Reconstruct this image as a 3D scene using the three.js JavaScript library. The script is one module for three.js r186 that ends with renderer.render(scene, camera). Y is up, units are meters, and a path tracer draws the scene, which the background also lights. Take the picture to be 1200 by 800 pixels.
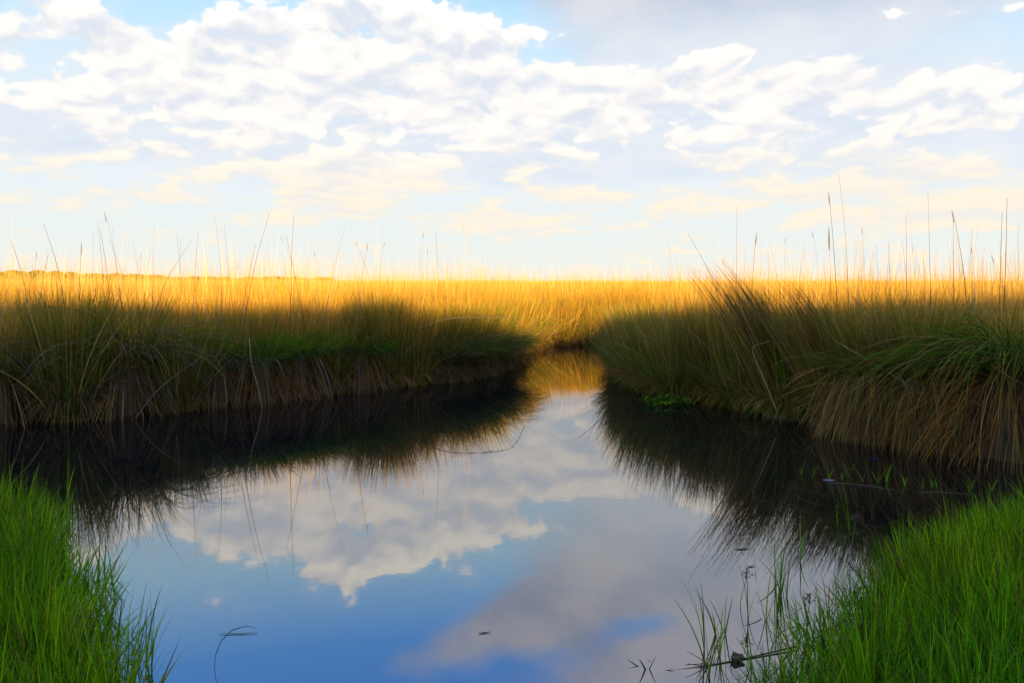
import * as THREE from 'three';
import { mergeGeometries } from 'three/addons/utils/BufferGeometryUtils.js';

// ------------------------------------------------------------------ camera, sky, sun, exposure
const W = 1024, H = 682, EYE = 1.6;
const scene = new THREE.Scene();
const camera = new THREE.PerspectiveCamera(2 * Math.atan(400 / 930) * 180 / Math.PI, W / H, 0.05, 4000);
camera.position.set(0, EYE, 0);
camera.setViewOffset(W, H, 0, 60, W, H);            // lens shifted down a little: verticals stay upright
camera.updateMatrixWorld();

const renderer = new THREE.WebGLRenderer({ antialias: true });
renderer.setSize(W, H);
renderer.toneMapping = THREE.LinearToneMapping;
renderer.toneMappingExposure = 3.0;
scene.backgroundIntensity = scene.environmentIntensity = .345;
renderer.shadowMap.enabled = true;

const SUN_EL = 11.2 * Math.PI / 180, SUN_AZ = -14 * Math.PI / 180;    // low evening sun behind the viewer, a little to the right
const sunDir = new THREE.Vector3(-Math.sin(SUN_AZ) * Math.cos(SUN_EL), Math.sin(SUN_EL), Math.cos(SUN_AZ) * Math.cos(SUN_EL));
const sun = new THREE.DirectionalLight(new THREE.Color().setRGB(1.0, 0.62, 0.20), 5);
sun.position.copy(sunDir).multiplyScalar(80);
sun.castShadow = true;
sun.shadow.mapSize.set(4096, 4096);
Object.assign(sun.shadow.camera, { left: -60, right: 60, top: 40, bottom: -40, near: 1, far: 260 });
sun.shadow.radius = 1.5;
scene.add(sun, sun.target);

// ------------------------------------------------------------------ noise and random numbers
function rng(seed) {
  let a = seed >>> 0;
  return () => { a = (a + 0x6D2B79F5) >>> 0; let t = a; t = Math.imul(t ^ (t >>> 15), t | 1); t ^= t + Math.imul(t ^ (t >>> 7), t | 61); return ((t ^ (t >>> 14)) >>> 0) / 4294967296; };
}
const PERM = new Uint8Array(512);
{ const r = rng(77), p = [...Array(256).keys()]; for (let i = 255; i > 0; i--) { const j = Math.floor(r() * (i + 1)); [p[i], p[j]] = [p[j], p[i]]; } for (let i = 0; i < 512; i++) PERM[i] = p[i & 255]; }
const G3 = [1,1,0,-1,1,0,1,-1,0,-1,-1,0,1,0,1,-1,0,1,1,0,-1,-1,0,-1,0,1,1,0,-1,1,0,1,-1,0,-1,-1,1,1,0,-1,1,0,0,-1,1,0,-1,-1];
function grad(h, x, y, z) { const i = (h & 15) * 3; return G3[i] * x + G3[i + 1] * y + G3[i + 2] * z; }
function noise3(x, y, z) {
  const xf = Math.floor(x), yf = Math.floor(y), zf = Math.floor(z), X = xf & 255, Y = yf & 255, Z = zf & 255;
  x -= xf; y -= yf; z -= zf;
  const u = x * x * x * (x * (x * 6 - 15) + 10), v = y * y * y * (y * (y * 6 - 15) + 10), w = z * z * z * (z * (z * 6 - 15) + 10);
  const A = PERM[X] + Y, AA = PERM[A] + Z, AB = PERM[A + 1] + Z, B = PERM[X + 1] + Y, BA = PERM[B] + Z, BB = PERM[B + 1] + Z;
  const l = (a, b, t) => a + (b - a) * t;
  return l(l(l(grad(PERM[AA], x, y, z), grad(PERM[BA], x - 1, y, z), u), l(grad(PERM[AB], x, y - 1, z), grad(PERM[BB], x - 1, y - 1, z), u), v),
    l(l(grad(PERM[AA + 1], x, y, z - 1), grad(PERM[BA + 1], x - 1, y, z - 1), u), l(grad(PERM[AB + 1], x, y - 1, z - 1), grad(PERM[BB + 1], x - 1, y - 1, z - 1), u), v), w);
}
function fbm(x, y, z, oct) { let s = 0, a = 0.5; for (let i = 0; i < oct; i++) { s += a * noise3(x, y, z); x = x * 2.03 + 7.1; y = y * 2.03 + 3.7; z = z * 2.03 + 1.3; a *= 0.54; } return s; }
const clamp = (x, a = 0, b = 1) => Math.min(b, Math.max(a, x));
const smooth = (a, b, x) => { const t = clamp((x - a) / (b - a)); return t * t * (3 - 2 * t); };
const mix = (a, b, t) => a + (b - a) * t;

// ------------------------------------------------------------------ sky: air and clouds, as seen by azimuth and elevation
// banks of cloud: [azimuth deg, elevation deg, half width deg, half height deg, tilt deg, weight]
const CUMULUS = [
  [-29, 13.6, 11, 3.6, 0, .34], [-20, 15.5, 6, 3, 0, .25], [-10, 14.8, 15, 4.8, 0, .40], [-3, 13.0, 12, 2.6, 0, .30], [-12, 18.5, 7, 2.6, 0, .36], [-3, 17.5, 6, 3.0, 0, .22],
  [13, 12.6, 12, 2.2, 0, .34], [29, 10.4, 5, 1.8, 0, .34], [20, 12.8, 7, 2.0, 0, .22], [-20.5, 18.4, 4, 1.6, 0, .2],
  [-24.5, 18.2, 3.6, 2.2, 0, -.5], [-18.6, 18.8, 2.8, 1.6, 0, -.42], [-15, 16.8, 2.4, .9, 0, -.2], [-30, 17.6, 4, 1.4, 0, -.2], [7, 16.6, 3.4, 1.5, 0, -.62], [1.5, 19.2, 3.2, 1.0, 0, -.40], [-22, 27, 22, 6, 0, -.6], [4, 25, 16, 4.5, 0, -.5], [24, 24, 18, 7, 0, -.5],
  [-11, 7.6, 5.2, 1.1, 0, .62], [-13.5, 5.2, 3.8, 1.3, 0, .52], [0, 4.4, 5.6, .9, 0, .58], [5.5, 6.2, 3.6, .6, 0, .34], [24.5, 6.3, 11, 1.3, 0, .66], [30, 4.0, 7, .8, 0, .45], [20, 4.4, 6, .6, 0, .4], [-30, 4.4, 5, .7, 0, .2], [14, 8.3, 4, .6, 0, .3], [-20, 7.8, 3, .5, 0, .2],
];
const STRATUS = [
  [17, 19.0, 15, 3.4, 0, .62], [27, 21.5, 17, 6, 0, .72], [-1, 23.6, 9, 1.5, -15, .5], [8, 20.8, 9, 1.9, -14, .5], [6, 26.5, 10, 1.2, -6, .12], [19, 26.5, 10, 2.4, 0, .5], [9, 22.8, 3.0, 1.0, -10, -.45],
  [0, 9.8, 25, 2.4, 0, .66], [18, 10.6, 18, 3.0, 0, .66], [-24, 9.8, 14, 2.2, 0, .55],
  [-22, 25, 16, 4, 0, -.3],
];
function blobs(list, az, el) {
  let s = 0;
  for (const [a, e, w, h, t, k] of list) {
    let x = az - a, y = el - e;
    if (Math.abs(x) > 3 * w + 8) continue;
    if (t) { const c = Math.cos(t * Math.PI / 180), n = Math.sin(t * Math.PI / 180), q = x * c + y * n; y = -x * n + y * c; x = q; }
    x /= w; y /= h;
    s += k * Math.exp(-(x * x + y * y) * .8);
  }
  return s;
}
const AIR = [[0, .86, .88, .80], [3, .82, .88, .86], [8, .79, .87, .94], [13, .70, .86, .97], [19, .47, .77, 1.03], [24, .16, .45, 1.06], [30, .08, .31, .95], [60, .05, .19, .66], [90, .04, .15, .54]];
function air(el, out) {
  let i = 0; while (i < AIR.length - 2 && el > AIR[i + 1][0]) i++;
  const a = AIR[i], b = AIR[i + 1], t = clamp((el - a[0]) / (b[0] - a[0]));
  for (let k = 0; k < 3; k++) out[k] = mix(a[k + 1], b[k + 1], t);
}
{
  const w = 4096, h = 2048, data = new Float32Array(w * h * 4), c = [0, 0, 0];
  for (let j = 0; j < h; j++) {
    const el = ((j + .5) / h - .5) * 180;
    if (el < -1) { for (let i = 0; i < w; i++) data.set([.5, .48, .40, 1], (j * w + i) * 4); continue; }
    const dy = Math.sin(Math.max(el, 0) * Math.PI / 180), ce = Math.cos(el * Math.PI / 180), Y = .6 * Math.log(1 + dy / .12);
    for (let i = 0; i < w; i++) {
      const lon = ((i + .5) / w - .5) * 2 * Math.PI, dx = Math.cos(lon) * ce, dz = Math.sin(lon) * ce;
      let az = Math.atan2(dx, -dz) * 180 / Math.PI;
      air(el, c);
      // warm evening glow round the sun's place
      const cosS = dx * sunDir.x + dy * sunDir.y + dz * sunDir.z, g = Math.exp(-(1 - cosS) * 9);
      c[0] += .55 * g; c[1] += .26 * g; c[2] += .02 * g;
      const front = Math.abs(az) < 62 && el < 42;
      const away = smooth(38, 60, Math.abs(az)) + smooth(28, 40, el) * (1 - smooth(38, 60, Math.abs(az)));   // past the sky in view: clouds as chance has them
      const lowfreq = fbm(dx * 2.1 + 9, Y * 3, dz * 2.1, 2);
      // thin grey layer
      const sb = (front ? blobs(STRATUS, az, el) : 0) + away * (.08 + lowfreq * .7);
      const sd = fbm(dx * 3.2 + 31, Y * 4.6 + 2, dz * 3.2 + 11, 4) + .35 * fbm(dx * 12 + 3, Y * 15, dz * 12 + 5, 3);
      let sa = smooth(.10, .62, sb + sd * .62) * .93;
      if (sa > 0) {
        const lit = clamp(.5 + 1.7 * fbm(dx * 9 + 51, Y * 12 + 4, dz * 9, 5)), up = smooth(14, 23, el);
        c[0] = mix(c[0], mix(mix(.70, .80, lit), mix(.46, .68, lit), up), sa);
        c[1] = mix(c[1], mix(mix(.78, .84, lit), mix(.49, .65, lit), up), sa);
        c[2] = mix(c[2], mix(mix(.89, .90, lit), mix(.62, .68, lit), up), sa);
      }
      // heaped clouds
      const cb = (front ? blobs(CUMULUS, az, el) : 0) + away * (-.06 + lowfreq * .6);
      if (cb > -.32) {
        const wx = .05 * fbm(dx * 11 + 5, Y * 12, dz * 11, 2), qx = dx + wx, qy = Y + wx * .6, qz = dz + wx;
        const d0 = fbm(qx * 15, qy * 17, qz * 15, 7), dens = cb - .12 * (1 - smooth(7, 11, el)) + d0 * 1.22 + .25 * fbm(qx * 4 + 2, qy * 5, qz * 4, 2);
        const veil = smooth(-.22, .30, dens) * mix(.62, .3, smooth(14, 20, el));                                  // thin ragged vapour round each heap
        if (veil > 0) { const wm = 1 - smooth(5, 11, el); c[0] = mix(c[0], mix(.79, .92, wm), veil); c[1] = mix(c[1], mix(.835, .87, wm), veil); c[2] = mix(c[2], mix(.895, .76, wm), veil); }
        const a = el < 9 ? smooth(.04, .40, dens) : smooth(.09, .25, dens);
        if (a > 0) {
          const d1 = fbm(qx * 15 - .05, qy * 17 + .36, qz * 15 + .16, 6);
          const lit = clamp(.56 + (d0 - d1) * 1.9 - smooth(.35, .9, dens) * .12), low = 1 - smooth(5, 11, el);
          const hi = .12 * smooth(14, 20, el), lr = mix(1.10 + hi, 1.05, low), lg = mix(1.02 + hi, .90, low), lb = mix(.94 + hi * .6, .70, low);
          const dr = mix(.74, .86, low), dg = mix(.78, .84, low), db = mix(.86, .80, low);
          const o = a * mix(.97, .82, low);
          c[0] = mix(c[0], mix(dr, lr, lit), o); c[1] = mix(c[1], mix(dg, lg, lit), o); c[2] = mix(c[2], mix(db, lb, lit), o);
        }
      }
      const o = (j * w + i) * 4;
      data[o] = c[0]; data[o + 1] = c[1]; data[o + 2] = c[2]; data[o + 3] = 1;
    }
  }
  const sky = new THREE.DataTexture(data, w, h, THREE.RGBAFormat, THREE.FloatType);
  sky.mapping = THREE.EquirectangularReflectionMapping; sky.magFilter = THREE.LinearFilter; sky.needsUpdate = true;
  scene.background = sky; scene.environment = sky;
}

// ------------------------------------------------------------------ helpers
const used = {};
function numbered(name) { const n = used[name] = (used[name] ?? -1) + 1; return n ? `${name}_${String(n).padStart(3, '0')}` : name; }
function tag(o, label, category, group, kind) { o.userData.label = label; o.userData.category = category; if (group) o.userData.group = group; if (kind) o.userData.kind = kind; return o; }
function finish(o) { o.traverse((m) => { if (m.isMesh) { m.castShadow = true; m.receiveShadow = true; } }); return o; }
function meshOf(name, geometry, material, parent) { const m = new THREE.Mesh(geometry, material); m.name = name; parent.add(m); return finish(m); }
function thing(name, x, d, y = 0, turn = 0) { const g = new THREE.Group(); g.name = numbered(name); g.position.set(x, y, -d); g.rotation.y = turn; scene.add(g); return g; }

// d is the distance in front of the camera's standing place (world z = -d)
const WATER = [
  [-60, 8.3], [-20, 8.4], [-9, 8.5], [-5.6, 8.6], [-4.7, 9.3], [-3.9, 10.0], [-3.1, 10.8], [-2.1, 11.6], [-1.33, 12.4], [-.6, 13.6], [-.16, 14.9], [.4, 18], [1.2, 19.6], [2.3, 20.2],
  [4, 20], [7, 21], [12, 24], [20, 26], [20, 24.5], [12, 22.3], [7, 19.2], [4.5, 18], [2.9, 16.8], [2.1, 15], [1.75, 13.5], [1.8, 11.7], [2.05, 10.7], [2.75, 9.8], [3.1, 8.5], [3.5, 7.4], [4.3, 6.75], [5.2, 6.5], [7, 6.3], [14, 6], [40, 6],
  [40, 5], [14, 5.1], [7, 5.2], [4.5, 5.35], [3.35, 5.3], [2.95, 5.0], [2.4, 4.6], [1.78, 4.0], [1.34, 3.4], [1.02, 3.0], [.8, 2.4], [.1, 1.9], [-.6, 1.8], [-1.2, 2.3], [-1.46, 3.0], [-1.8, 3.4], [-2.2, 3.95], [-2.72, 4.6], [-3.15, 5.3], [-5, 5.6], [-9, 5.5], [-20, 5.2], [-60, 5.0],
];
function shore(x, d) {                                  // metres from the water's edge, negative over water
  let best = 1e9, inside = false;
  for (let i = 0, n = WATER.length, j = n - 1; i < n; j = i++) {
    const [ax, ay] = WATER[j], [bx, by] = WATER[i], ex = bx - ax, ey = by - ay, t = clamp(((x - ax) * ex + (d - ay) * ey) / (ex * ex + ey * ey));
    const px = x - ax - ex * t, py = d - ay - ey * t; best = Math.min(best, px * px + py * py);
    if ((by > d) !== (ay > d) && x < (ax - bx) * (d - by) / (ay - by) + bx) inside = !inside;
  }
  return (inside ? -1 : 1) * Math.sqrt(best);
}
const isNear = (x, d) => d < (x < 0 ? 6.8 : 5.75);   // the viewer's side of the channel
function land(x, d) {
  if (d < -220 || d > 60 || Math.abs(x) > 70) return .34 + .1 * noise3(x * .1, 0, d * .1);
  const s = shore(x, d), n = .05 * noise3(x * 1.3, 5, d * 1.3) + .025 * noise3(x * 4, 1, d * 4);
  if (s < 0) return -.02 - Math.min(.6, -s * .9) + n * .5 * clamp(-s * 2);
  let y = isNear(x, d) ? .015 + .13 * smooth(0, 1.4, s) + n * smooth(0, .5, s) : -.05 + .42 * smooth(.3, .95, s) + n * smooth(0, .4, s);
  if (d < -2) y += 4.1 * smooth(-1.4, -6.8, d) * (1 - smooth(-10, -24, d)) + (.5 * noise3(x * .28, 3, d * .12) + .3 * noise3(x * .9, 13, d * .4)) * smooth(-3, -6, d);   // a grassed embankment behind the viewer
  return y;
}

// ------------------------------------------------------------------ materials
const grassMat = new THREE.MeshPhysicalMaterial({ vertexColors: true, roughness: 1, specularIntensity: .15, transmission: .32, thickness: 0, side: THREE.DoubleSide });
const deadMat = new THREE.MeshPhysicalMaterial({ vertexColors: true, roughness: 1, specularIntensity: .15, side: THREE.DoubleSide });
const C = {
  gold: [.66, .36, .035], straw: [.54, .33, .055], pale: [.62, .43, .15], olive: [.25, .205, .024], green: [.12, .21, .009], deep: [.03, .095, .006],
  brown: [.23, .12, .026], rust: [.34, .10, .014], dark: [.16, .11, .06], silver: [.27, .225, .17], lush: [.155, .40, .003], lime: [.30, .50, .004], tan: [.38, .235, .075],
};

// ------------------------------------------------------------------ ground and water
{
  const axis = (a, b, step, far, grow) => { const v = []; for (let x = a; x <= b + 1e-6; x += step) v.push(x); let s = step; while (v[v.length - 1] < far) { s *= grow; v.push(v[v.length - 1] + s); } s = step; while (v[0] > -far) { s *= grow; v.unshift(v[0] - s); } return v; };
  const xs = axis(-11, 9, .13, 2600, 1.22), ds = axis(-14, 22, .14, 2600, 1.22), pos = [], col = [], idx = [];
  for (const d of ds) for (const x of xs) {
    pos.push(x, land(x, d), -d);
    const s = Math.abs(x) < 70 && d < 60 && d > -60 ? shore(x, d) : 9, n = .5 + .5 * fbm(x * .9, 4, d * .9, 3), mud = 1 - smooth(.1, .9, s + n * .6 - .3), near = isNear(x, d);
    const base = near ? [.05, .075, .014] : d > 30 ? [.34, .24, .06] : [.085, .062, .026];
    for (let k = 0; k < 3; k++) col.push(mix(base[k], [.05, .038, .026][k], mud) * (.7 + .6 * n));
  }
  const nx = xs.length;
  for (let j = 0; j < ds.length - 1; j++) for (let i = 0; i < nx - 1; i++) { const a = j * nx + i; idx.push(a, a + 1, a + nx, a + 1, a + nx + 1, a + nx); }
  const g = new THREE.BufferGeometry();
  g.setAttribute('position', new THREE.Float32BufferAttribute(pos, 3)); g.setAttribute('color', new THREE.Float32BufferAttribute(col, 3)); g.setIndex(idx); g.computeVertexNormals();
  tag(meshOf('ground', g, new THREE.MeshPhysicalMaterial({ vertexColors: true, roughness: 1, specularIntensity: .1 }), scene), 'dark peaty marsh ground under the grass', 'ground', null, 'structure');

  const N = 512, t = new Uint8Array(N * N * 4);
  for (let j = 0; j < N; j++) for (let i = 0; i < N; i++) {
    const a = i / N * 2 * Math.PI, b = j / N * 2 * Math.PI, v = fbm(Math.cos(a) * 2.2 + 4, Math.sin(a) * 2.2 + Math.cos(b) * 1.9, Math.sin(b) * 2.2 + 8, 4);
    t.set([0, 1, 2].map(() => 128 + 150 * v).concat(255), (j * N + i) * 4);
  }
  const ripple = new THREE.DataTexture(t, N, N); ripple.wrapS = ripple.wrapT = THREE.RepeatWrapping; ripple.magFilter = THREE.LinearFilter; ripple.needsUpdate = true; ripple.repeat.set(40, 40);
  const wg = new THREE.PlaneGeometry(90, 40, 1, 1).rotateX(-Math.PI / 2).translate(-18, 0, -17);
  const uv = wg.attributes.uv, wp = wg.attributes.position; for (let i = 0; i < uv.count; i++) uv.setXY(i, wp.getX(i) / 60, wp.getZ(i) / 60);
  const waterMat = new THREE.MeshPhysicalMaterial({ color: new THREE.Color().setRGB(.006, .007, .009), roughness: .02, ior: 4.6, bumpMap: ripple, bumpScale: .00015 });
  tag(meshOf('water', wg, waterMat, scene), 'still dark channel water mirroring sky and grass', 'water', null, 'structure');
}

// ------------------------------------------------------------------ blades of grass
class Blades {
  constructor(seed) { this.r = rng(seed); this.p = []; this.c = []; this.i = []; }
  // a ribbon from (x,y,z), heading phi, whose tilt from upright goes from t0 to t1 along its length
  blade(x, y, z, phi, len, t0, t1, w, color, pow = 1.4, segs = 4) {
    const r = this.r, tw = (r() - .5) * 2.6, ct = Math.cos(tw), st = Math.sin(tw), cp = Math.cos(phi), sp = Math.sin(phi), base = this.p.length / 3, ds = len / segs, bend = (r() - .5) * .5;
    let px = x, py = y, pz = z;
    for (let k = 0; k <= segs; k++) {
      const s = k / segs, th = t0 + (t1 - t0) * Math.pow(s, pow), S = Math.sin(th), K = Math.cos(th), ph = phi + bend * s, cq = Math.cos(ph), sq = Math.sin(ph);
      const tx = S * cq, ty = K, tz = S * sq, ax = -sp, az = cp;          // across, and across x along
      const bx = ty * az - 0 * tz, by = tz * ax - tx * az, bz = 0 * tx - ty * ax;
      const ww = w * .5 * (k === 0 ? .75 : 1 - .8 * s * s);
      if (k === segs) { this.p.push(px, py, pz); this.c.push(...color); }
      else {
        const ox = (ax * ct + bx * st) * ww, oy = by * st * ww, oz = (az * ct + bz * st) * ww;
        this.p.push(px - ox, py - oy, pz - oz, px + ox, py + oy, pz + oz); this.c.push(...color, ...color);
        const o = base + k * 2;
        if (k < segs - 1) this.i.push(o, o + 1, o + 2, o + 1, o + 3, o + 2); else this.i.push(o, o + 1, o + 2);
      }
      px += tx * ds; py += ty * ds; pz += tz * ds;
    }
  }
  tone(palette, spread = .42) {                          // one plain colour for each blade
    const r = this.r; let q = r() * palette.reduce((s, e) => s + e[1], 0), e = palette[0];
    for (e of palette) if ((q -= e[1]) <= 0) break;
    const k = 1 - spread + 2 * spread * r(), h = (r() - .5) * .16; const c = C[e[0]];
    return [c[0] * k * (1 + h), c[1] * k, c[2] * k * (1 - h)];
  }
  geometry() {
    const g = new THREE.BufferGeometry();
    g.setAttribute('position', new THREE.Float32BufferAttribute(this.p, 3)); g.setAttribute('color', new THREE.Float32BufferAttribute(this.c, 3)); g.setIndex(this.i);
    return g;
  }
}
// a fountain of blades rising from a disc; way = [heading, strength] makes it lean
function fountain(b, n, { y = 0, r = .2, h = [1, 1.4], t0 = [.05, .4], t1 = [.2, 1], w = [.005, .009], pal, pow = 1.5, way, segs = 4, arc = [0, Math.PI * 2], cx = 0, cz = 0 }) {
  const R = b.r, m = (a) => mix(a[0], a[1], R());
  for (let i = 0; i < n; i++) {
    const a = R() * Math.PI * 2, q = Math.sqrt(R()) * r, out = q / r;
    let phi = mix(arc[0], arc[1], R()); if (arc[1] - arc[0] > 6) phi = a + (R() - .5) * 1.6;
    let t0v = mix(t0[0], t0[1], out * .7 + R() * .3), t1v = m(t1);
    if (way && R() < way[1]) { phi = way[0] + (R() - .5) * .9; t1v = Math.max(t1v, mix(t1[0], t1[1], .6 + R() * .4)); }
    b.blade(cx + Math.cos(a) * q, y, cz + Math.sin(a) * q, phi, m(h), t0v, Math.max(t0v, t1v), m(w), b.tone(pal), pow, segs);
  }
}
// dead leaves hanging down round a crown
function hanging(b, n, { y = .7, r = .3, len = [.5, .8], w = [.006, .011], pal, t0 = [.7, 1.5], t1 = [2.8, 3.2], pow = .45, arc = [0, Math.PI * 2], yv = .15 }) {
  const R = b.r;
  for (let i = 0; i < n; i++) {
    const a = mix(arc[0], arc[1], R()), q = r * (.55 + .45 * R());
    b.blade(Math.cos(a) * q, y - R() * yv, Math.sin(a) * q, a + (R() - .5) * .7, mix(len[0], len[1], R()), mix(t0[0], t0[1], R()), mix(t1[0], t1[1], R()), mix(w[0], w[1], R()), b.tone(pal, .4), pow, 5);
  }
}
function pedestal(h, r, seed) {                          // the root column a tussock stands on
  const g = new THREE.CylinderGeometry(r * .82, r, h + .12, 18, 7).translate(0, h / 2 - .06, 0), p = g.attributes.position;
  for (let i = 0; i < p.count; i++) { const x = p.getX(i), y = p.getY(i), z = p.getZ(i), k = 1 + .22 * noise3(x * 7 + seed, y * 3, z * 7) + .12 * noise3(x * 22, y * 6 + seed, z * 22); p.setX(i, x * k); p.setZ(i, z * k); }
  g.computeVertexNormals(); return g;
}
const rootMat = new THREE.MeshPhysicalMaterial({ specularIntensity: .1, color: new THREE.Color().setRGB(.15, .11, .07), roughness: 1 });

function makeTussock(seed, { ped = .55, pr = .26, crown, fringe, skirt, hem }) {
  const g = new THREE.Group();
  meshOf('root_pedestal', pedestal(ped, pr, seed), rootMat, g);
  const b = new Blades(seed); for (const [n, o] of crown) fountain(b, n, { y: ped - .05, r: pr * .95, ...o });
  const m = meshOf('blades', b.geometry(), grassMat, g); m.userData.kind = 'stuff';
  if (fringe) { const f = new Blades(seed + 5); for (const [n, o] of fringe) fountain(f, n, { y: ped - .02, r: pr, ...o }); meshOf('arching_blades', f.geometry(), grassMat, g).userData.kind = 'stuff'; }
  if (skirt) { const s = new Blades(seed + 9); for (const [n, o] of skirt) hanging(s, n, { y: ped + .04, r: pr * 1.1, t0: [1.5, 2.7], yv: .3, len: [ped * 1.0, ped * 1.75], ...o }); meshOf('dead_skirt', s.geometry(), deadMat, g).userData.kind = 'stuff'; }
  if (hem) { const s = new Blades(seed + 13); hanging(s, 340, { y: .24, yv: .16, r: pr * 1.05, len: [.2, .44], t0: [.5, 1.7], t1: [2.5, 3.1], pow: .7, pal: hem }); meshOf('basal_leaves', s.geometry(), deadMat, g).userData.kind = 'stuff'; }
  return g;
}
const upStraw = [['straw', 3], ['gold', 2], ['olive', 3], ['green', 2], ['tan', 1]], upOlive = [['olive', 4], ['straw', 2], ['brown', 1.4], ['green', 3]], upGreen = [['green', 4], ['olive', 2], ['deep', 2], ['straw', .6]];
const deadFace = [['dark', 4], ['brown', 3], ['tan', .5], ['silver', .4]];
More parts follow.
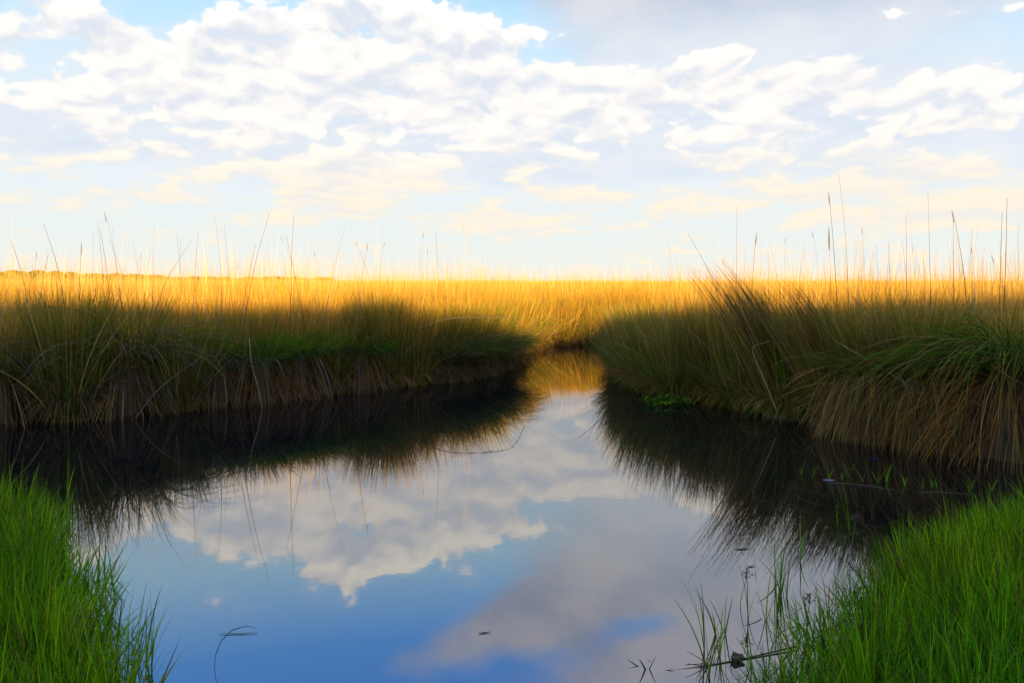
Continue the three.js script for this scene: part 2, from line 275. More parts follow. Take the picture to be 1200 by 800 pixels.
const KIND = {
  // tall, nearly upright straw and olive blades rising straight from the water's edge
  tall: (s) => makeTussock(s, { hem: [['tan', 2], ['brown', 3], ['olive', 2], ['dark', 2]], ped: .06, pr: .27, crown: [[70, { h: [.7, 1.5], t0: [.1, .6], t1: [.3, 1.5], pow: .8, segs: 6, w: [.007, .012], pal: [['pale', 1], ['tan', 2], ['brown', 2], ['dark', 2]] }], [1100, { h: [.9, 1.5], t0: [.02, .26], t1: [.08, .6], pal: upStraw, segs: 5 }], [650, { h: [.5, 1.1], t0: [.1, .4], t1: [.3, 1.3], pal: upGreen, segs: 5 }], [160, { h: [.6, 1.1], t0: [.1, .5], t1: [1.2, 2.3], pal: [['tan', 2], ['brown', 2], ['olive', 2]], segs: 6 }]] }),
  olive: (s) => makeTussock(s, { hem: [['brown', 2], ['olive', 1], ['dark', 4]], ped: .06, pr: .22, crown: [[70, { h: [.7, 1.5], t0: [.1, .6], t1: [.3, 1.5], pow: .8, segs: 6, w: [.007, .012], pal: [['pale', 1], ['tan', 2], ['brown', 2], ['dark', 2]] }], [1000, { h: [.8, 1.42], t0: [.02, .28], t1: [.1, .7], pal: upOlive, segs: 5 }], [520, { h: [.5, 1.0], t0: [.15, .5], t1: [.5, 1.6], pal: [['deep', 3], ['green', 3], ['olive', 2], ['dark', 2]], segs: 5 }], [120, { h: [.5, 1.0], t0: [.2, .6], t1: [1.6, 2.6], pal: [['dark', 3], ['brown', 2], ['silver', 1]], segs: 6 }]] }),
  // blades that arch over and hang to the water
  arching: (s) => makeTussock(s, { ped: .55, pr: .13, crown: [[420, { r: .24, h: [.4, .95], t0: [.02, .4], t1: [.2, 1.2], pal: upOlive }]], fringe: [[420, { r: .26, h: [.5, 1.35], t0: [.2, 1.0], t1: [1.9, 3.0], pow: .9, w: [.004, .009], segs: 7, pal: [['silver', 1.4], ['olive', 3], ['dark', 4], ['deep', 4]] }]], skirt: [[380, { pal: deadFace, r: .21, yv: .45, w: [.004, .009] }]] }),
  // low dark shelf of drooping green with a dead face
  dark: (s) => makeTussock(s, { ped: .62, pr: .13, crown: [[900, { r: .42, h: [.2, .62], t0: [.2, 1.2], t1: [.8, 1.9], pal: [['green', 4], ['deep', 3], ['olive', 2], ['lush', 1.4]] }]], fringe: [[260, { r: .4, h: [.25, .8], t0: [.7, 1.5], t1: [1.7, 2.9], pow: .9, segs: 6, pal: [['deep', 3], ['green', 1.4], ['dark', 3], ['silver', .25]] }]], skirt: [[420, { pal: deadFace, r: .25, yv: .5, w: [.004, .009] }]] }),
  // dark green mass drooping forward and down to the water
  drooping: (s) => makeTussock(s, { hem: [['brown', 1], ['dark', 4], ['deep', 2]], ped: .3, pr: .3, crown: [[600, { h: [.5, 1.15], t0: [.05, .5], t1: [.3, 1.1], pal: upOlive, segs: 5 }]], fringe: [[900, { h: [.6, 1.15], t0: [.3, 1.0], t1: [1.5, 2.5], pow: 1, segs: 6, pal: [['deep', 4], ['green', 2], ['olive', 2], ['dark', 3], ['tan', .3]] }]], skirt: [[300, { pal: deadFace }]] }),
  // straight tan-brown dead skirt under a straw crown
  skirted: (s) => makeTussock(s, { ped: .72, pr: .34, crown: [[1100, { h: [.45, .95], t0: [.02, .5], t1: [.15, 1.0], pal: [['olive', 3], ['straw', 4], ['green', 3], ['tan', 2]] }], [700, { h: [.3, .75], t0: [.4, 1.2], t1: [1.3, 2.5], segs: 6, pal: [['green', 4], ['olive', 3], ['deep', 2], ['tan', 1]] }]], skirt: [[1500, { w: [.003, .0085], pal: [['brown', 4], ['tan', 5], ['rust', 1], ['dark', 2], ['olive', 2], ['green', .6]], t0: [1.9, 2.9], t1: [2.85, 3.3], pow: .5, len: [.3, .9], yv: .5 }], [160, { w: [.003, .008], pal: [['tan', 2], ['brown', 2], ['olive', 2]], t0: [.6, 1.6], t1: [2.2, 3.0], pow: .8, len: [.5, 1.0], yv: .3 }]] }),
  // round cap of long green blades drooping over a rusty skirt
  capped: (s) => makeTussock(s, { ped: .66, pr: .38, crown: [[600, { h: [.4, .75], t0: [.1, .8], t1: [.6, 1.5], pal: upGreen }]], fringe: [[1700, { h: [.6, 1.15], t0: [.3, 1.1], t1: [1.6, 2.5], pow: .9, segs: 6, w: [.004, .009], pal: [['green', 5], ['deep', 3], ['lush', 1.4], ['olive', 1.6], ['tan', .3]] }], [420, { h: [.9, 1.5], t0: [.4, 1.1], t1: [2.3, 2.95], pow: .85, segs: 7, w: [.004, .008], pal: [['olive', 3], ['tan', 3], ['green', 3], ['rust', 1]] }]], skirt: [[1500, { w: [.003, .0085], pal: [['rust', 3], ['brown', 4], ['tan', 3], ['olive', 2.4], ['dark', 2]], t0: [.9, 2.3], t1: [2.5, 3.1], pow: .7, len: [.5, 1.15], yv: .45 }]] }),
  // a crest that leans over to one side
  leaning: (s) => makeTussock(s, { hem: [['tan', 3], ['brown', 2], ['olive', 3], ['green', 3]], ped: .1, pr: .33, crown: [[850, { h: [.9, 1.5], t0: [.12, .5], t1: [.4, .85], way: [Math.PI, .8], segs: 5, pal: [['brown', 2], ['olive', 4], ['straw', 3], ['green', 2], ['tan', 2]] }], [130, { h: [1.35, 1.75], t0: [.3, .5], t1: [.55, .9], way: [Math.PI, 1], segs: 6, w: [.006, .011], pal: [['brown', 3], ['dark', 2], ['tan', 1]] }], [1000, { h: [.5, 1.2], t0: [.05, .4], t1: [.2, 1.0], segs: 5, pal: [['green', 5], ['olive', 2], ['tan', 2], ['straw', 2], ['lush', .8]] }], [260, { h: [.4, .8], t0: [.3, .8], t1: [1.2, 2.4], segs: 6, pal: [['tan', 3], ['brown', 3], ['olive', 2]] }]] }),
  bright: (s) => makeTussock(s, { hem: [['tan', 2], ['brown', 2], ['olive', 3], ['green', 2]], ped: .06, pr: .30, crown: [[70, { h: [.7, 1.5], t0: [.1, .6], t1: [.3, 1.5], pow: .8, segs: 6, w: [.007, .012], pal: [['pale', 1], ['tan', 2], ['brown', 2], ['dark', 2]] }], [1200, { h: [.8, 1.42], t0: [.02, .32], t1: [.1, .75], segs: 5, pal: [['green', 5], ['olive', 3], ['straw', 6], ['tan', 3], ['pale', 1], ['lush', .8]] }], [900, { h: [.5, 1.0], t0: [.15, .7], t1: [.5, 1.7], segs: 5, pal: [['green', 4], ['olive', 3], ['tan', 1.5], ['lush', .8]] }], [200, { h: [.5, .9], t0: [.3, .9], t1: [1.5, 2.5], segs: 6, pal: [['tan', 3], ['brown', 3], ['rust', 1]] }]] }),
};
const protos = {};
function tussock(kind, variant, x, d, turn, sc, label, group, sy = 1) {
  const key = kind + variant; protos[key] ??= KIND[kind](101 + 17 * variant + kind.length * 7);
  const t = protos[key].clone(); t.name = numbered('grass_tussock'); scene.add(t);
  t.traverse((o) => { if (o.isMesh) o.userData = { ...o.userData }; });
  t.userData = {}; t.position.set(x, -.03 + .25 * clamp(land(x, d), 0, .2), -d); t.rotation.y = turn; t.scale.set(sc, sc * sy, sc);
  return tag(t, label, 'tussock', group);
}

// ------------------------------------------------------------------ tussocks along the water
const GL = 'tussocks along the long dark bank', GR = 'tussocks along the straw bank with brown skirts', GF = 'sunlit tussocks at the end of the channel';
const LD = 'dark drooping tussock on the shaded black-faced bank', LT = 'tall straw and olive tussock on the shaded black-faced bank', LG = 'golden sunlit tussock where the channel bends out of sight', LB = 'green and straw tussock at the bank\'s tip by the bend';
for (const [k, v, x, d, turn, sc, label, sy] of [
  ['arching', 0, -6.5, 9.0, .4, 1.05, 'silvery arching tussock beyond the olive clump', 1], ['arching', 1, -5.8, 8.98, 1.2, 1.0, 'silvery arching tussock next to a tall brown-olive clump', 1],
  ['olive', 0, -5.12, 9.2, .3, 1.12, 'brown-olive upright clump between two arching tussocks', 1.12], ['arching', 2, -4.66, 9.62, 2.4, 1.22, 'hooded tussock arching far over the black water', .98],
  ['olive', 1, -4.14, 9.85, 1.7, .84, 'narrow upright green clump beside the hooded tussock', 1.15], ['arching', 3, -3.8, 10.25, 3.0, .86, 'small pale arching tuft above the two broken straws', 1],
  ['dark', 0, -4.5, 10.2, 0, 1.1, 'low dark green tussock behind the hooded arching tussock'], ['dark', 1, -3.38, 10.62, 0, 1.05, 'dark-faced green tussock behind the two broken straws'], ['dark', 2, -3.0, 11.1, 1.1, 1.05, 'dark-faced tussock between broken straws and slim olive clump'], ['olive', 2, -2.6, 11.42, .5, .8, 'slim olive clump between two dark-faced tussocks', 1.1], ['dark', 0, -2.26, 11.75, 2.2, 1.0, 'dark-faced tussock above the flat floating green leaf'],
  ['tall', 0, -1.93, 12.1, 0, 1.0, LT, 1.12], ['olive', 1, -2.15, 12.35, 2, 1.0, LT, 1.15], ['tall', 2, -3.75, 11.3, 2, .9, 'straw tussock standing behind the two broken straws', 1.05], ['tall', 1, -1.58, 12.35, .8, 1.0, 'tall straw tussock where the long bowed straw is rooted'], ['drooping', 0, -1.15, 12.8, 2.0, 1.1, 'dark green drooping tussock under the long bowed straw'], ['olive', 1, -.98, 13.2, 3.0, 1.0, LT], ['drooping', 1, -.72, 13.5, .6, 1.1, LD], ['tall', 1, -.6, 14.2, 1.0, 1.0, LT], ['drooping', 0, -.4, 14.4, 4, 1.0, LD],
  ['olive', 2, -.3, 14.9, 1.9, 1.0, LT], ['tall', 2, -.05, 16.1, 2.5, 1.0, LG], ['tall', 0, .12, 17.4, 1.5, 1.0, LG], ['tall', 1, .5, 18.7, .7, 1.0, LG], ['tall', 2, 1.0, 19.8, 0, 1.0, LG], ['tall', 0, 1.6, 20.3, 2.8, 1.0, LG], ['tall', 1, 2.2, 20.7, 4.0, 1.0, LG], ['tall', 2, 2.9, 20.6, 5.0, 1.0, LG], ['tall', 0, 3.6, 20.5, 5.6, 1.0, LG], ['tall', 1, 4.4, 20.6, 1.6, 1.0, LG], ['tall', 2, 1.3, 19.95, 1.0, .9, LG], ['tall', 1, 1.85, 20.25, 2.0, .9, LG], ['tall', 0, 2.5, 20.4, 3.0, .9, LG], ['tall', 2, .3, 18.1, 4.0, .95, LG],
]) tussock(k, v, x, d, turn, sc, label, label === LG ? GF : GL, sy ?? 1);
for (const [k, v, x, d, turn, sc, label, sy] of [
  ['bright', 0, 2.35, 16.0, 0, .9, LB], ['bright', 1, 2.25, 14.7, 1, .95, LB], ['bright', 2, 2.05, 13.4, 2, 1.0, LB], ['bright', 0, 2.05, 12.5, 3.3, 1.0, LB], ['bright', 1, 2.12, 11.6, 4.2, 1.05, LB], ['bright', 2, 2.35, 10.95, .5, 1.05, LB],
  ['tall', 0, 2.75, 10.55, 1.1, 1.06, 'upright straw tussock over the small bright green herb'], ['bright', 0, 3.0, 10.1, 5.0, 1.0, 'green and straw tussock behind the dark leaning crest'],
  ['leaning', 0, 3.32, 9.45, 0, 1.12, 'dark brown tussock leaning over towards the channel bend', 1.12], ['leaning', 1, 3.68, 8.75, .25, 1.05, 'olive leaning tussock beside the upright brown skirt', 1.06],
  ['skirted', 0, 3.72, 8.15, 0, 1.0, 'tussock with a straight tan-brown dead skirt'], ['skirted', 1, 4.02, 7.75, 1.4, 1.0, 'tussock with a thin brown skirt beside the green cap'],
  ['capped', 0, 4.66, 7.35, .2, 1.14, 'round green-capped tussock over a rust-red skirt'], ['capped', 1, 5.7, 7.15, 2.4, 1.05, 'second green-capped tussock beyond the rust-red skirt'], ['skirted', 0, 6.7, 6.95, 3, 1.05, 'brown-skirted tussock where bank and lawn meet'],
]) tussock(k, v, x, d, turn, sc, label, label === LB ? 'tussocks at the tip of the straw bank' : GR, sy ?? 1);

// ------------------------------------------------------------------ grass that nobody could count
const swardGroups = {};
function sward(name, label, geos, mat, spots) {          // one stuff object: a few clump shapes, scattered
  const g = new THREE.Group(); g.name = name; scene.add(g); tag(g, label, 'grass', null, 'stuff');
  const lists = geos.map(() => []); for (const s of spots) lists[s.v % geos.length].push(s);
  const q = new THREE.Quaternion(), up = new THREE.Vector3(0, 1, 0), col = new THREE.Color();
  geos.forEach((geo, k) => {
    if (!lists[k].length) return;
    const im = new THREE.InstancedMesh(geo, mat, lists[k].length); im.name = 'clump'; im.userData.kind = 'stuff'; g.add(im); im.castShadow = im.receiveShadow = true;
    lists[k].forEach((s, i) => { im.setMatrixAt(i, new THREE.Matrix4().compose(new THREE.Vector3(s.x, s.y, -s.d), q.setFromAxisAngle(up, s.a), new THREE.Vector3(s.s, s.h, s.s))); const c = s.c ?? 1; im.setColorAt(i, col.setRGB(c * (s.warm ?? 1), c, c)); });
  });
  return g;
}
const fieldPal = [['gold', 6], ['straw', 4], ['pale', .6], ['olive', 2], ['green', .9]];
const fieldGeos = [0, 1, 2, 3, 4, 5, 6].map((k) => {
  const b = new Blades(900 + k);
  fountain(b, 190, { r: .3, h: [.75, 1.22], t0: [.02, .3], t1: [.1, .75], w: [.006, .011], pal: fieldPal, segs: 3 });
  fountain(b, 90, { r: .36, h: [.35, .8], t0: [.1, .6], t1: [.4, 1.4], w: [.007, .012], pal: [['olive', 3], ['green', 3], ['straw', 2]], segs: 3 });
  fountain(b, 14, { r: .34, h: [.8, 1.35], t0: [.1, .7], t1: [.3, 1.5], w: [.007, .012], pal: [['pale', 2], ['brown', 2], ['tan', 2], ['dark', 1]], segs: 4, pow: .8 });
  if (k > 1) fountain(b, 4, { r: .25, h: [1.3, 1.95], t0: [0, .12], t1: [.05, .35], w: [.006, .009], pal: [['pale', 2], ['straw', 1]], segs: 4 });
  return b.geometry();
});
{
  const r = rng(4321), spots = [];
  const add = (x, d, s, h, c) => spots.push({ x, d, y: land(x, d) - .05, a: r() * 6.283, s, h, v: Math.floor(r() * 70), c: c * (.85 + .3 * r()), warm: 1 });
  const band = (d0, d1, side, step, s) => { for (let d = d0; d < d1; d += step) { const w = side(d); for (let x = -w; x < w; x += step) { const px = x + (r() - .5) * step * 1.1, pd = d + (r() - .5) * step * 1.1; if (isNear(px, pd)) continue; if (pd < 60 && Math.abs(px) < 60 && shore(px, pd) < .62) continue; const hh = 1 + .2 * noise3(px * .35, 2, pd * .35) + .3 * noise3(px * 1.0, 8, pd * 1.0); const edge = pd < 60 && Math.abs(px) < 60 ? (pd > 13.5 ? .94 : .78) + (pd > 13.5 ? .06 : .22) * smooth(.6, 4, shore(px, pd)) : 1; add(px, pd, s * (.85 + .3 * r()), edge * hh * (.9 + .2 * r()), 1 + .25 * noise3(px * .4, 9, pd * .4)); } } };
  band(6.6, 24, (d) => d * .75 + 5, .34, 1); band(24, 60, (d) => d * .72 + 4, .62, 1.45); band(60, 330, (d) => d * .72, 2.1, 3.2);
  sward('marsh_grass', 'golden marsh grass spreading from the channel to the horizon', fieldGeos, grassMat, spots);
  // the embankment behind the viewer
  const back = []; const r2 = rng(99);
  for (let d = -14; d < -2.4; d += .42) for (let x = -26; x < 30; x += .42) { const px = x + (r2() - .5) * .4, pd = d + (r2() - .5) * .4; back.push({ x: px, d: pd, y: land(px, pd) - .05, a: r2() * 6.283, s: 1.1, h: .4 + .62 * r2(), v: Math.floor(r2() * 4), c: .9 }); }
  sward('embankment_grass', 'tall grass on the embankment behind the viewpoint', fieldGeos.slice(0, 4), grassMat, back);
}
// low green grass on the banks at the viewer's feet
const lushPal = [['lush', 5], ['green', 2], ['lime', 2], ['deep', 1.5], ['olive', .5], ['tan', .5]];
const lushGeos = [0, 1, 2, 3, 4, 5].map((k) => { const b = new Blades(1500 + k); fountain(b, 46, { r: .10, h: [.12, .34], t0: [.02, .5], t1: [.15, 1.2], w: [.004, .0075], pal: lushPal, segs: 4 }); fountain(b, 7, { r: .07, h: [.26, .44], t0: [.02, .2], t1: [.05, .4], w: [.0035, .006], pal: [['lush', 3], ['lime', 2]], segs: 4 }); return b.geometry(); });
{
  const r = rng(777), left = [], right = [];
  for (let d = -3; d < 7.2; d += .105) for (let x = -9; x < 8; x += .105) {
    const px = x + (r() - .5) * .1, pd = d + (r() - .5) * .1; if (!isNear(px, pd)) continue;
    if (Math.hypot(px, pd) < .5) continue;
    const s = shore(px, pd), e = .10 * noise3(px * 2.3, 7, pd * 2.3);
    if (s < -.10 + e || pd < 2.2 && r() < .6) continue;
    if (s < .12 && r() < .45) continue;
    const side = px < -.4 ? left : right, tall = 1 + .3 * noise3(px * 1.2, 4, pd * 1.2) + .5 * noise3(px * 3.1, 14, pd * 3.1);
    side.push({ x: px, d: pd, y: Math.max(land(px, pd), -.06) - .015, a: r() * 6.283, s: .9 + .3 * r(), h: (px < -.4 ? 1.05 : .9) * tall * (.7 + .5 * r()) * (.75 + .25 * smooth(-.1, .3, s)), v: Math.floor(r() * 60), c: (.75 + .5 * r()) * (1 + .45 * noise3(px * 1.7, 12, pd * 1.7)), warm: (.8 + .4 * r()) * (1 + .5 * noise3(px * .9, 22, pd * .9)) });
  }
  sward('bank_grass', 'lush green grass at the near water\'s edge under the black-faced bank', lushGeos, grassMat, left);
  sward('bank_grass_001', 'lush bright green grass running up to the rust-skirted tussock', lushGeos, grassMat, right);
}

// ------------------------------------------------------------------ tall single stems
const stemMats = { brown: new THREE.MeshStandardMaterial({ color: new THREE.Color().setRGB(.13, .085, .045), roughness: .8 }), straw: new THREE.MeshStandardMaterial({ color: new THREE.Color().setRGB(.46, .33, .14), roughness: .8 }), grey: new THREE.MeshStandardMaterial({ color: new THREE.Color().setRGB(.24, .2, .16), roughness: .85 }), rust: new THREE.MeshStandardMaterial({ color: new THREE.Color().setRGB(.42, .2, .06), roughness: .8 }) };
function taper(points, r0, r1, segs = 14) {               // a round stalk through points
  const curve = new THREE.CatmullRomCurve3(points.map((p) => new THREE.Vector3(...p))), g = new THREE.TubeGeometry(curve, segs, 1, 5), p = g.attributes.position, v = new THREE.Vector3();
  for (let i = 0; i < p.count; i++) { const s = Math.floor(i / 6) / segs, c = curve.getPointAt(Math.min(1, s)); v.fromBufferAttribute(p, i).sub(c).multiplyScalar(mix(r0, r1, s)).add(c); p.setXYZ(i, v.x, v.y, v.z); }
  g.computeVertexNormals(); return g;
}
function stem(x, d, top, dx, sag, mat, head, label, group, rad = .0055) {
  const y = Math.max(0, land(x, d)) - .03, t = thing('reed_stem', x, d, y), r = top - y;
  meshOf('stalk', taper([[0, 0, 0], [dx * .28 + sag, r * .35, .01], [dx * .62 + sag, r * .72, 0], [dx, r, -.02]], rad, rad * .35), stemMats[mat], t);
  if (head) { const g = new THREE.LatheGeometry([[0, 0], [.004, .02], [.006, .07], [.005, .13], [.002, .19], [0, .2]].map((q) => new THREE.Vector2(...q)), 7); const h = meshOf('seed_head', g, stemMats[mat === 'straw' ? 'straw' : 'brown'], t); h.position.set(dx * .985, r - .1, -.02); h.rotation.z = -Math.atan2(dx * .38 - sag, r * .28); h.scale.setScalar(head); }
  const hue = { brown: 'dark brown', straw: 'straw-yellow', grey: 'grey', rust: 'rust-orange' }[mat];
  return tag(t, `${hue} tall reed stem ${head ? 'with a seed head ' : ''}${label}`, 'reed stem', `${hue} ${group}`);
}
const SL = 'above the grass behind the black-faced bank', SR = 'above the straw bank with brown skirts';
// [x, d, top height, lean in x, sag, colour, head]
for (const [x, d, top, dx, sag, m, h] of [
  [-5.5, 9.9, 2.32, -.36, .05, 'brown', 0], [-5.42, 9.9, 2.02, .03, 0, 'brown', .9], [-5.0, 10, 2.25, -.2, .02, 'brown', 0], [-4.95, 10.2, 2.45, -.28, .03, 'grey', .8], [-4.72, 10.4, 2.35, .02, 0, 'grey', 0], [-4.6, 10, 2.12, .55, -.14, 'grey', 0], [-4.3, 10.6, 2.3, .1, 0, 'grey', 0], [-3.9, 10.8, 2.1, .4, .04, 'brown', 0], [-4.0, 10.8, 2.45, -.05, .06, 'grey', 0],
  [-3.85, 11, 2.55, .48, 0, 'brown', 0], [-3.15, 11.2, 2.55, .06, 0, 'brown', 0], [-2.75, 11.4, 2.25, -.5, -.05, 'brown', 0], [-2.95, 11.6, 2.4, .5, .03, 'grey', 0], [-2.5, 11.8, 2.05, .3, .05, 'straw', 0], [-2.4, 11.9, 2.15, .22, 0, 'grey', .7], [-2.05, 12.2, 2.5, -.02, 0, 'straw', 0], [-1.2, 13, 2.4, -.05, .02, 'brown', 0], [-1.1, 13.2, 2.2, .04, 0, 'straw', 0], [-.75, 14, 2.6, -.1, .03, 'straw', .9], [-5.9, 9.8, 2.1, -.3, .05, 'brown', 0], [-6.0, 9.9, 1.95, .2, 0, 'grey', 0],
]) stem(x, d, top, dx, sag, m, h, SL, 'tall stems over the dark bank');
for (const [x, d, top, dx, sag, m, h] of [
  [2.82, 10.0, 2.55, .02, 0, 'grey', 0], [2.75, 10, 2.2, -.52, .12, 'brown', 0], [3.9, 9.2, 2.85, -.1, .03, 'grey', 0], [3.85, 9.3, 2.6, -.12, 0, 'brown', .8], [3.75, 9.3, 2.05, -.02, 0, 'rust', 1.5], [4.6, 9.4, 2.4, .08, .03, 'grey', 0], [4.7, 8.9, 2.6, -.02, 0, 'grey', 0], [5.15, 8.9, 2.35, -.18, .02, 'brown', .8], [5.0, 9, 2.4, .02, 0, 'grey', 0], [5.2, 8.5, 2.5, .12, .02, 'brown', 0], [5.25, 8.6, 2.35, .08, 0, 'brown', 0], [4.4, 9.2, 2.05, -.02, 0, 'grey', 0], [3.0, 10, 2.15, .08, -.02, 'brown', .9], [3.3, 10.2, 2.0, 0, 0, 'grey', 0], [3.4, 9.6, 2.2, -.3, 0, 'straw', 0], [4.1, 9.6, 2.1, .15, 0, 'straw', 0],
]) stem(x, d, top, dx, sag, m, h, SR, 'tall stems over the straw bank');
{
  const r = rng(31);
  for (let i = 0; i < 46; i++) { const d = 11 + r() * 8, x = -.62 * d + r() * (.55 * d); if (shore(x, d) < .5) continue; stem(x, d, 1.85 + r() * .75, (r() - .5) * (i % 3 ? .4 : 1.3), (r() - .5) * .16, ['straw', 'brown', 'grey', 'brown'][Math.floor(r() * 4)], r() < .25 ? .7 : 0, SL, 'tall stems over the dark bank', .0042); }
  for (let i = 0; i < 46; i++) { const d = 8.8 + r() * 9, x = .16 * d + r() * (.55 * d); if (shore(x, d) < .5) continue; stem(x, d, 1.8 + r() * .7, (r() - .5) * (i % 3 ? .3 : .8), (r() - .5) * .12, ['straw', 'brown', 'grey', 'brown'][Math.floor(r() * 4)], r() < .25 ? .7 : 0, SR, 'tall stems over the straw bank', .0032); }
}
// bent and broken straws
function straw(label, points, mat, rad = .006, group) { const [bx, by, bd] = points[0], t = thing('broken_straw', bx, bd, by); meshOf('stalk', taper(points.map(([x, y, d]) => [x - bx, y - by, bd - d]), rad, rad * .5), stemMats[mat], t); return tag(t, label, 'straw', group); }
straw('longer pale broken straw hanging from the black bank face', [[-3.38, .86, 10.2], [-3.3, .55, 10.05], [-3.2, .25, 10.0], [-3.14, -.02, 9.98]], 'straw', .008);
straw('short pale straw beside the longer broken one', [[-3.42, .84, 10.2], [-3.42, .6, 10.1], [-3.4, .35, 10.0]], 'rust', .006);
straw('long bowed straw arching across the olive clumps', [[-1.5, .85, 12.3], [-1.0, 1.02, 12.2], [-.3, 1.04, 12.3], [.02, 1.02, 12.6], [.2, .76, 12.9]], 'straw', .009);
straw('pale snapped straw with a bent tip on the leaning tussock', [[2.98, .16, 8.95], [2.86, .5, 9.0], [2.74, .84, 9.05], [2.76, .86, 9.05], [2.95, .92, 9.05]], 'straw', .009);
straw('pale bent straw across the green cap', [[4.1, 1.0, 7.2], [4.3, .8, 6.95], [4.55, .62, 6.85], [4.7, .4, 6.8]], 'straw', .007);
straw('long tan straw slanting down the brown skirt', [[3.3, .98, 8.0], [3.55, .78, 7.7], [3.9, .5, 7.35]], 'straw', .006);
straw('grey straw leaning out of the hooded tussock', [[-4.35, .02, 9.15], [-4.1, .35, 9.2], [-3.75, .7, 9.6]], 'grey', .006);

// ------------------------------------------------------------------ small things on and in the water
function leafShape(len, w, curl, seed) { const b = []; const n = 7, p = [], idx = []; for (let i = 0; i <= n; i++) { const s = i / n, ww = w * Math.sin(Math.PI * Math.min(.98, s * .9 + .08)) * .5, y = curl * (s - .5) * (s - .5) * 4 + .0005; p.push((s - .5) * len, y + .0015, -ww, (s - .5) * len, y, 0, (s - .5) * len, y + .0015, ww); if (i < n) { const o = i * 3; idx.push(o, o + 3, o + 1, o + 1, o + 3, o + 4, o + 1, o + 4, o + 2, o + 2, o + 4, o + 5); } } const g = new THREE.BufferGeometry(); g.setAttribute('position', new THREE.Float32BufferAttribute(p, 3)); g.setIndex(idx); g.computeVertexNormals(); return g; }
const leafMats = { dark: new THREE.MeshStandardMaterial({ color: new THREE.Color().setRGB(.02, .028, .014), roughness: .7, side: THREE.DoubleSide }), green: new THREE.MeshStandardMaterial({ color: new THREE.Color().setRGB(.07, .16, .02), roughness: .7, side: THREE.DoubleSide }), pale: new THREE.MeshStandardMaterial({ color: new THREE.Color().setRGB(.3, .34, .36), roughness: .5, side: THREE.DoubleSide }), blue: new THREE.MeshStandardMaterial({ color: new THREE.Color().setRGB(.01, .03, .45), roughness: .4, side: THREE.DoubleSide }), red: new THREE.MeshStandardMaterial({ color: new THREE.Color().setRGB(.28, .05, .03), roughness: .8, side: THREE.DoubleSide }) };
function floater(name, x, d, len, w, turn, mat, label, group) { const m = new THREE.Mesh(leafShape(len, w, .002), leafMats[mat]); m.name = numbered(name); m.position.set(x, .001, -d); m.rotation.y = turn; scene.add(finish(m)); return tag(m, label, 'leaf', group); }
floater('floating_leaf', 1.38, 4.74, .11, .02, .15, 'dark', 'dark narrow leaf floating beside the tall water sprout');
floater('floating_leaf', 1.34, 4.45, .07, .014, .4, 'green', 'small green leaf afloat below the dark narrow one');
floater('floating_leaf', -.125, 3.61, .06, .012, .2, 'dark', 'tiny dark leaf adrift in mid channel');
floater('floating_leaf', -1.24, 3.6, .17, .01, .06, 'green', 'long thin grass leaf floating near the green bank');
floater('floating_leaf', 2.55, 6.38, .10, .05, 0, 'pale', 'pale oval leaf floating by the drifting sprouts');
floater('floating_leaf', -2.15, 11.4, .26, .10, 0, 'green', 'flat green leaf floating under the dark bank');
{ const s = floater('plastic_scrap', 3.27, 7.15, .05, .035, .3, 'blue', 'small bright blue scrap floating before the brown skirt'); s.userData.category = 'litter'; }
// sprouts standing in shallow water
function sprout(x, d, leaves, label, group, pal = [['lush', 3], ['green', 3], ['lime', 1]]) {
  const b = new Blades(Math.floor((x + 9) * 971 + d * 131)), t = thing('water_sprout', x, d, -.02);
  for (const [phi, len, t0, t1, w, ox] of leaves) b.blade(ox ?? 0, 0, 0, phi, len, t0, t1, w, b.tone(pal, .15), 1.2, 5);
  meshOf('leaves', b.geometry(), grassMat, t); return tag(t, label, 'sprout', group);
}
sprout(.48, 3.15, [[3.3, .22, .05, .12, .006]], 'single thin blade standing in open water', null, [['olive', 1]]);
sprout(.56, 3.28, [[2.6, .09, .5, .7, .008], [3.6, .10, 1.1, 1.3, .007], [.3, .09, .4, .5, .006], [.2, .12, 1.3, 1.45, .006], [5, .08, 1.2, 1.4, .008]], 'small star-shaped dark sprout beside the single blade', null, [['green', 1], ['deep', 2]]);
sprout(1.0, 3.3, [[.6, .16, .1, .5, .006], [3, .18, .3, .8, .006], [2, .12, .6, 1.2, .006], [4.3, .2, .1, .3, .006]], 'slim sprout over the fallen twig');
sprout(1.42, 4.2, [[2.8, .36, .15, .55, .007], [.2, .42, .03, .12, .008], [1.5, .34, .2, .35, .007], [3.5, .2, .5, 1.1, .008]], 'tall water sprout beside the dark floating leaf');
sprout(1.2, 3.75, [[2.8, .2, .2, .6, .006], [.2, .28, .05, .2, .007], [1.0, .25, .3, .7, .006], [3.9, .16, .8, 1.3, .007]], 'sprout above the seedy twig end');
sprout(-1.24, 3.3, [[.2, .34, .1, 2.2, .006]], 'thin bowed blade at the green point', null, [['deep', 1], ['dark', 1]]);
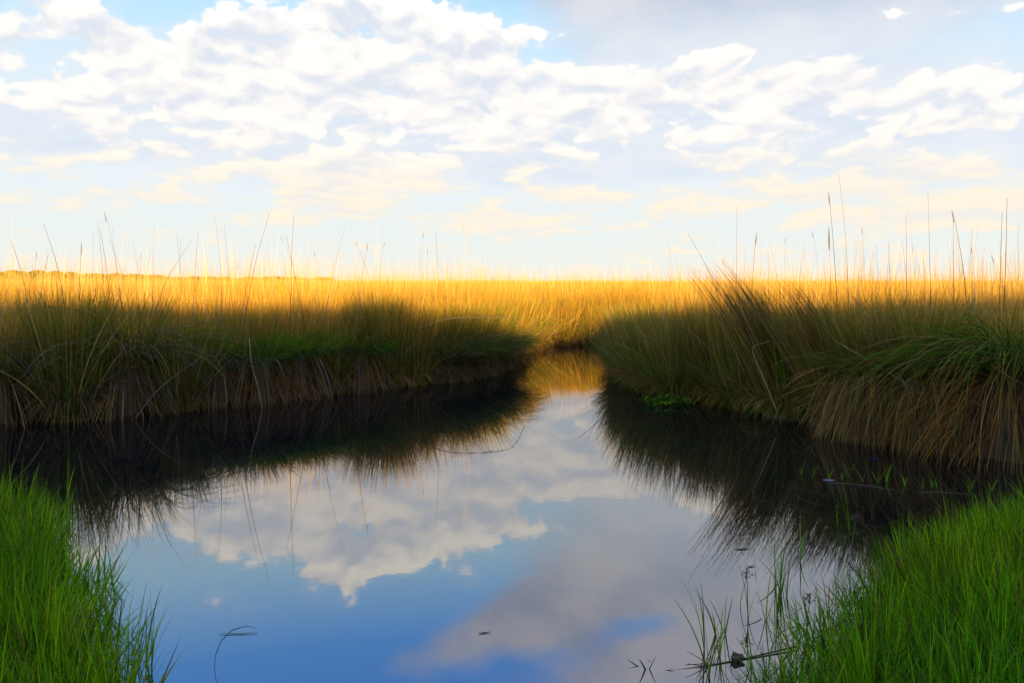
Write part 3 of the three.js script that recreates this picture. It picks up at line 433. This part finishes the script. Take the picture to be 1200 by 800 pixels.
{
  const r = rng(58);
  for (let i = 0; i < 17; i++) { const x = 2.4 + i * .085 + (r() - .5) * .05, d = 6.55 - i * .035 + (r() - .5) * .22; sprout(x, d, [...Array(4)].map(() => [r() * 6.28, .08 + r() * .12, .1 + r() * .4, .5 + r(), .006]), 'little green sprout on the drifting mat by the lawn', 'sprouts on the drifting mat'); }
  for (let i = 0; i < 16; i++) { const t = r(), x = mix(-1.62, -3.6, t) + r() * .3, d = mix(3.2, 5.7, t) + r() * .2; if (shore(x, d) > .05) continue; sprout(x, d, [...Array(3)].map(() => [r() * 6.28,   .16 + r() * .22, .02 + r() * .15, .1 + r() * .6, .007]), 'slim reedy sprout at the edge of the near green point', 'sprouts at the green point'); }
  for (let i = 0; i < 14; i++) { const t = r(), x = mix(.85, 2.3, t) - r() * .2, d = mix(3.1, 5.2, t) + r() * .15; if (shore(x, d) > .05) continue; sprout(x, d, [...Array(4)].map(() => [r() * 6.28, .15 + r() * .22, .02 + r() * .3, .2 + r() * .8, .006]), 'slim green sprout in the shallows off the lawn', 'sprouts off the lawn'); }
}
straw('waterlogged stem of the drifting mat', [[2.5, .002, 6.3], [2.75, .004, 6.22], [3.0, -.004, 6.05], [3.3, .004, 6.0], [3.6, -.01, 5.9]], 'brown', .005);
// fallen twig with a dark lump and forked end
{
  const t = thing('fallen_twig', .62, 3.26, -.003);
  meshOf('stalk', taper([[0, 0, 0], [.18, .004, -.04], [.36, .006, -.1], [.62, .012, -.2]],   .002, .0042), stemMats.brown, t);
  for (const [x, z, a, l] of [[.2, -.05, 2.4, .1], [.2, -.05, 3.6, .12], [.2, -.05, 4.1, .11], [.22, -.05, 1.2, .13]]) meshOf('side_shoot', taper([[x, .01, z], [x + Math.cos(a) * l * .5, .02, z - Math.sin(a) * l * .5], [x + Math.cos(a) * l, .03, z - Math.sin(a) * l]], .0022, .001, 6), stemMats.brown, t);
  const g = new THREE.IcosahedronGeometry(.018, 2), p = g.attributes.position; for (let i = 0; i < p.count; i++) { const k = 1 + .9 * noise3(p.getX(i) * 90, p.getY(i) * 90, p.getZ(i) * 90); p.setXYZ(i, p.getX(i) * k * 1.3, p.getY(i) * k, p.getZ(i) * k); } g.computeVertexNormals();
  const m = meshOf('seed_clump', g, stemMats.brown, t); m.position.set(.33, .015, -.09);
  tag(t, 'dark fallen twig lying from the lawn into the water', 'twig');
}
// dried flower heads by the lawn's edge
function umbel(x, d, h, label) {
  const t = thing('dry_flower', x, d, Math.max(0, land(x, d)) - .02); meshOf('stalk', taper([[0, 0, 0], [.01, h * .5, 0], [.03, h, .01]], .0022, .0014, 6), stemMats.grey, t);
  const r = rng(Math.floor(x * 991)); const gs = []; for (let i = 0; i < 14; i++) { const a = r() * 6.28, e = r() * .9, l = .03 + r() * .02; gs.push(taper([[.03, h, .01], [.03 + Math.cos(a) * Math.sin(e) * l, h + Math.cos(e) * l, .01 + Math.sin(a) * Math.sin(e) * l]], .0008, .0006, 2)); gs.push(new THREE.IcosahedronGeometry(.004, 0).translate(.03 + Math.cos(a) * Math.sin(e) * l, h + Math.cos(e) * l, .01 + Math.sin(a) * Math.sin(e) * l)); }
  const flat = gs.map((g) => { const n = g.index ? g.toNonIndexed() : g.clone(); n.deleteAttribute('uv'); return n; }); meshOf('flower_head', mergeGeometries(flat), stemMats.brown, t); return tag(t, label, 'flower');
}
umbel(1.12, 3.9, .16, 'dry brown flower head above the fallen twig'); umbel(1.3, 3.55, .18, 'dry flower head between sprouts at the lawn edge'); umbel(1.85, 4.35, .3, 'pinkish-brown seed head in the lawn edge grass'); umbel(1.32, 3.2, .2, 'pale dry flower head low in the lawn');
// a low bright herb at the foot of the straw bank
{
  const t = thing('green_herb', 2.02, 10.32, 0), b = new Blades(63); const r = b.r;
  for (let i = 0; i < 150; i++) { const a = r() * 6.28, q = Math.sqrt(r()) * .34; b.blade(Math.cos(a) * q, .01 + r() * .14 * Math.max(0, 1 - q * 2.6), Math.sin(a) * q * .7, r() * 6.28, .05 + r() * .04, .3 + r(), 1.2 + r() * .8, .03, b.tone([['lush', 1], ['green', 4], ['deep', 2]]), 1, 3); }
  meshOf('leaves', b.geometry(), grassMat, t); tag(t, 'small bright green leafy herb at the water under the straw bank', 'herb');
}
// ------------------------------------------------------------------ a wood far off across the marsh
{
  const b = new Blades(71), r = b.r; for (let i = 0; i < 700; i++) { const a = r() * 6.28, u = Math.acos(2 * r() - 1), q = .55 + .45 * Math.cbrt(r()), y = 2.9 + Math.cos(u) * 1.7 * q; b.blade(Math.cos(a) * Math.sin(u) * 2.1 * q, y, Math.sin(a) * Math.sin(u) * 2.1 * q, r() * 6.28, .5, .4 + r() * 1.4, 1 + r() * 1.4, .42, b.tone([['olive', 3], ['green', 3], ['straw', 1]]), 1, 2); }
  const trunk = new Blades(72); for (let i = 0; i < 6; i++) trunk.blade(0, 0, 0, i, 3, .02, .2, .3, [.08, .06, .04], 1, 3);
  const spots = [], r2 = rng(17); for (let i = 0; i < 120; i++) { const t = r2(), x = mix(-190, -62, t); spots.push({ x, d: 225 + r2() * 25 + t * 20, y: .2, a: r2() * 6.28, s: .8 + .5 * r2(), h: (.98 - .42 * smooth(.2, .75, t)) * (.85 + .3 * r2()), v: 0, c: .9 + .3 * r2() }); }
  const g = sward('distant_wood', 'low line of sunlit trees far across the marsh', [mergeGeometries([b.geometry(), trunk.geometry()])], grassMat, spots); g.userData.category = 'wood';
}

renderer.render(scene, camera);
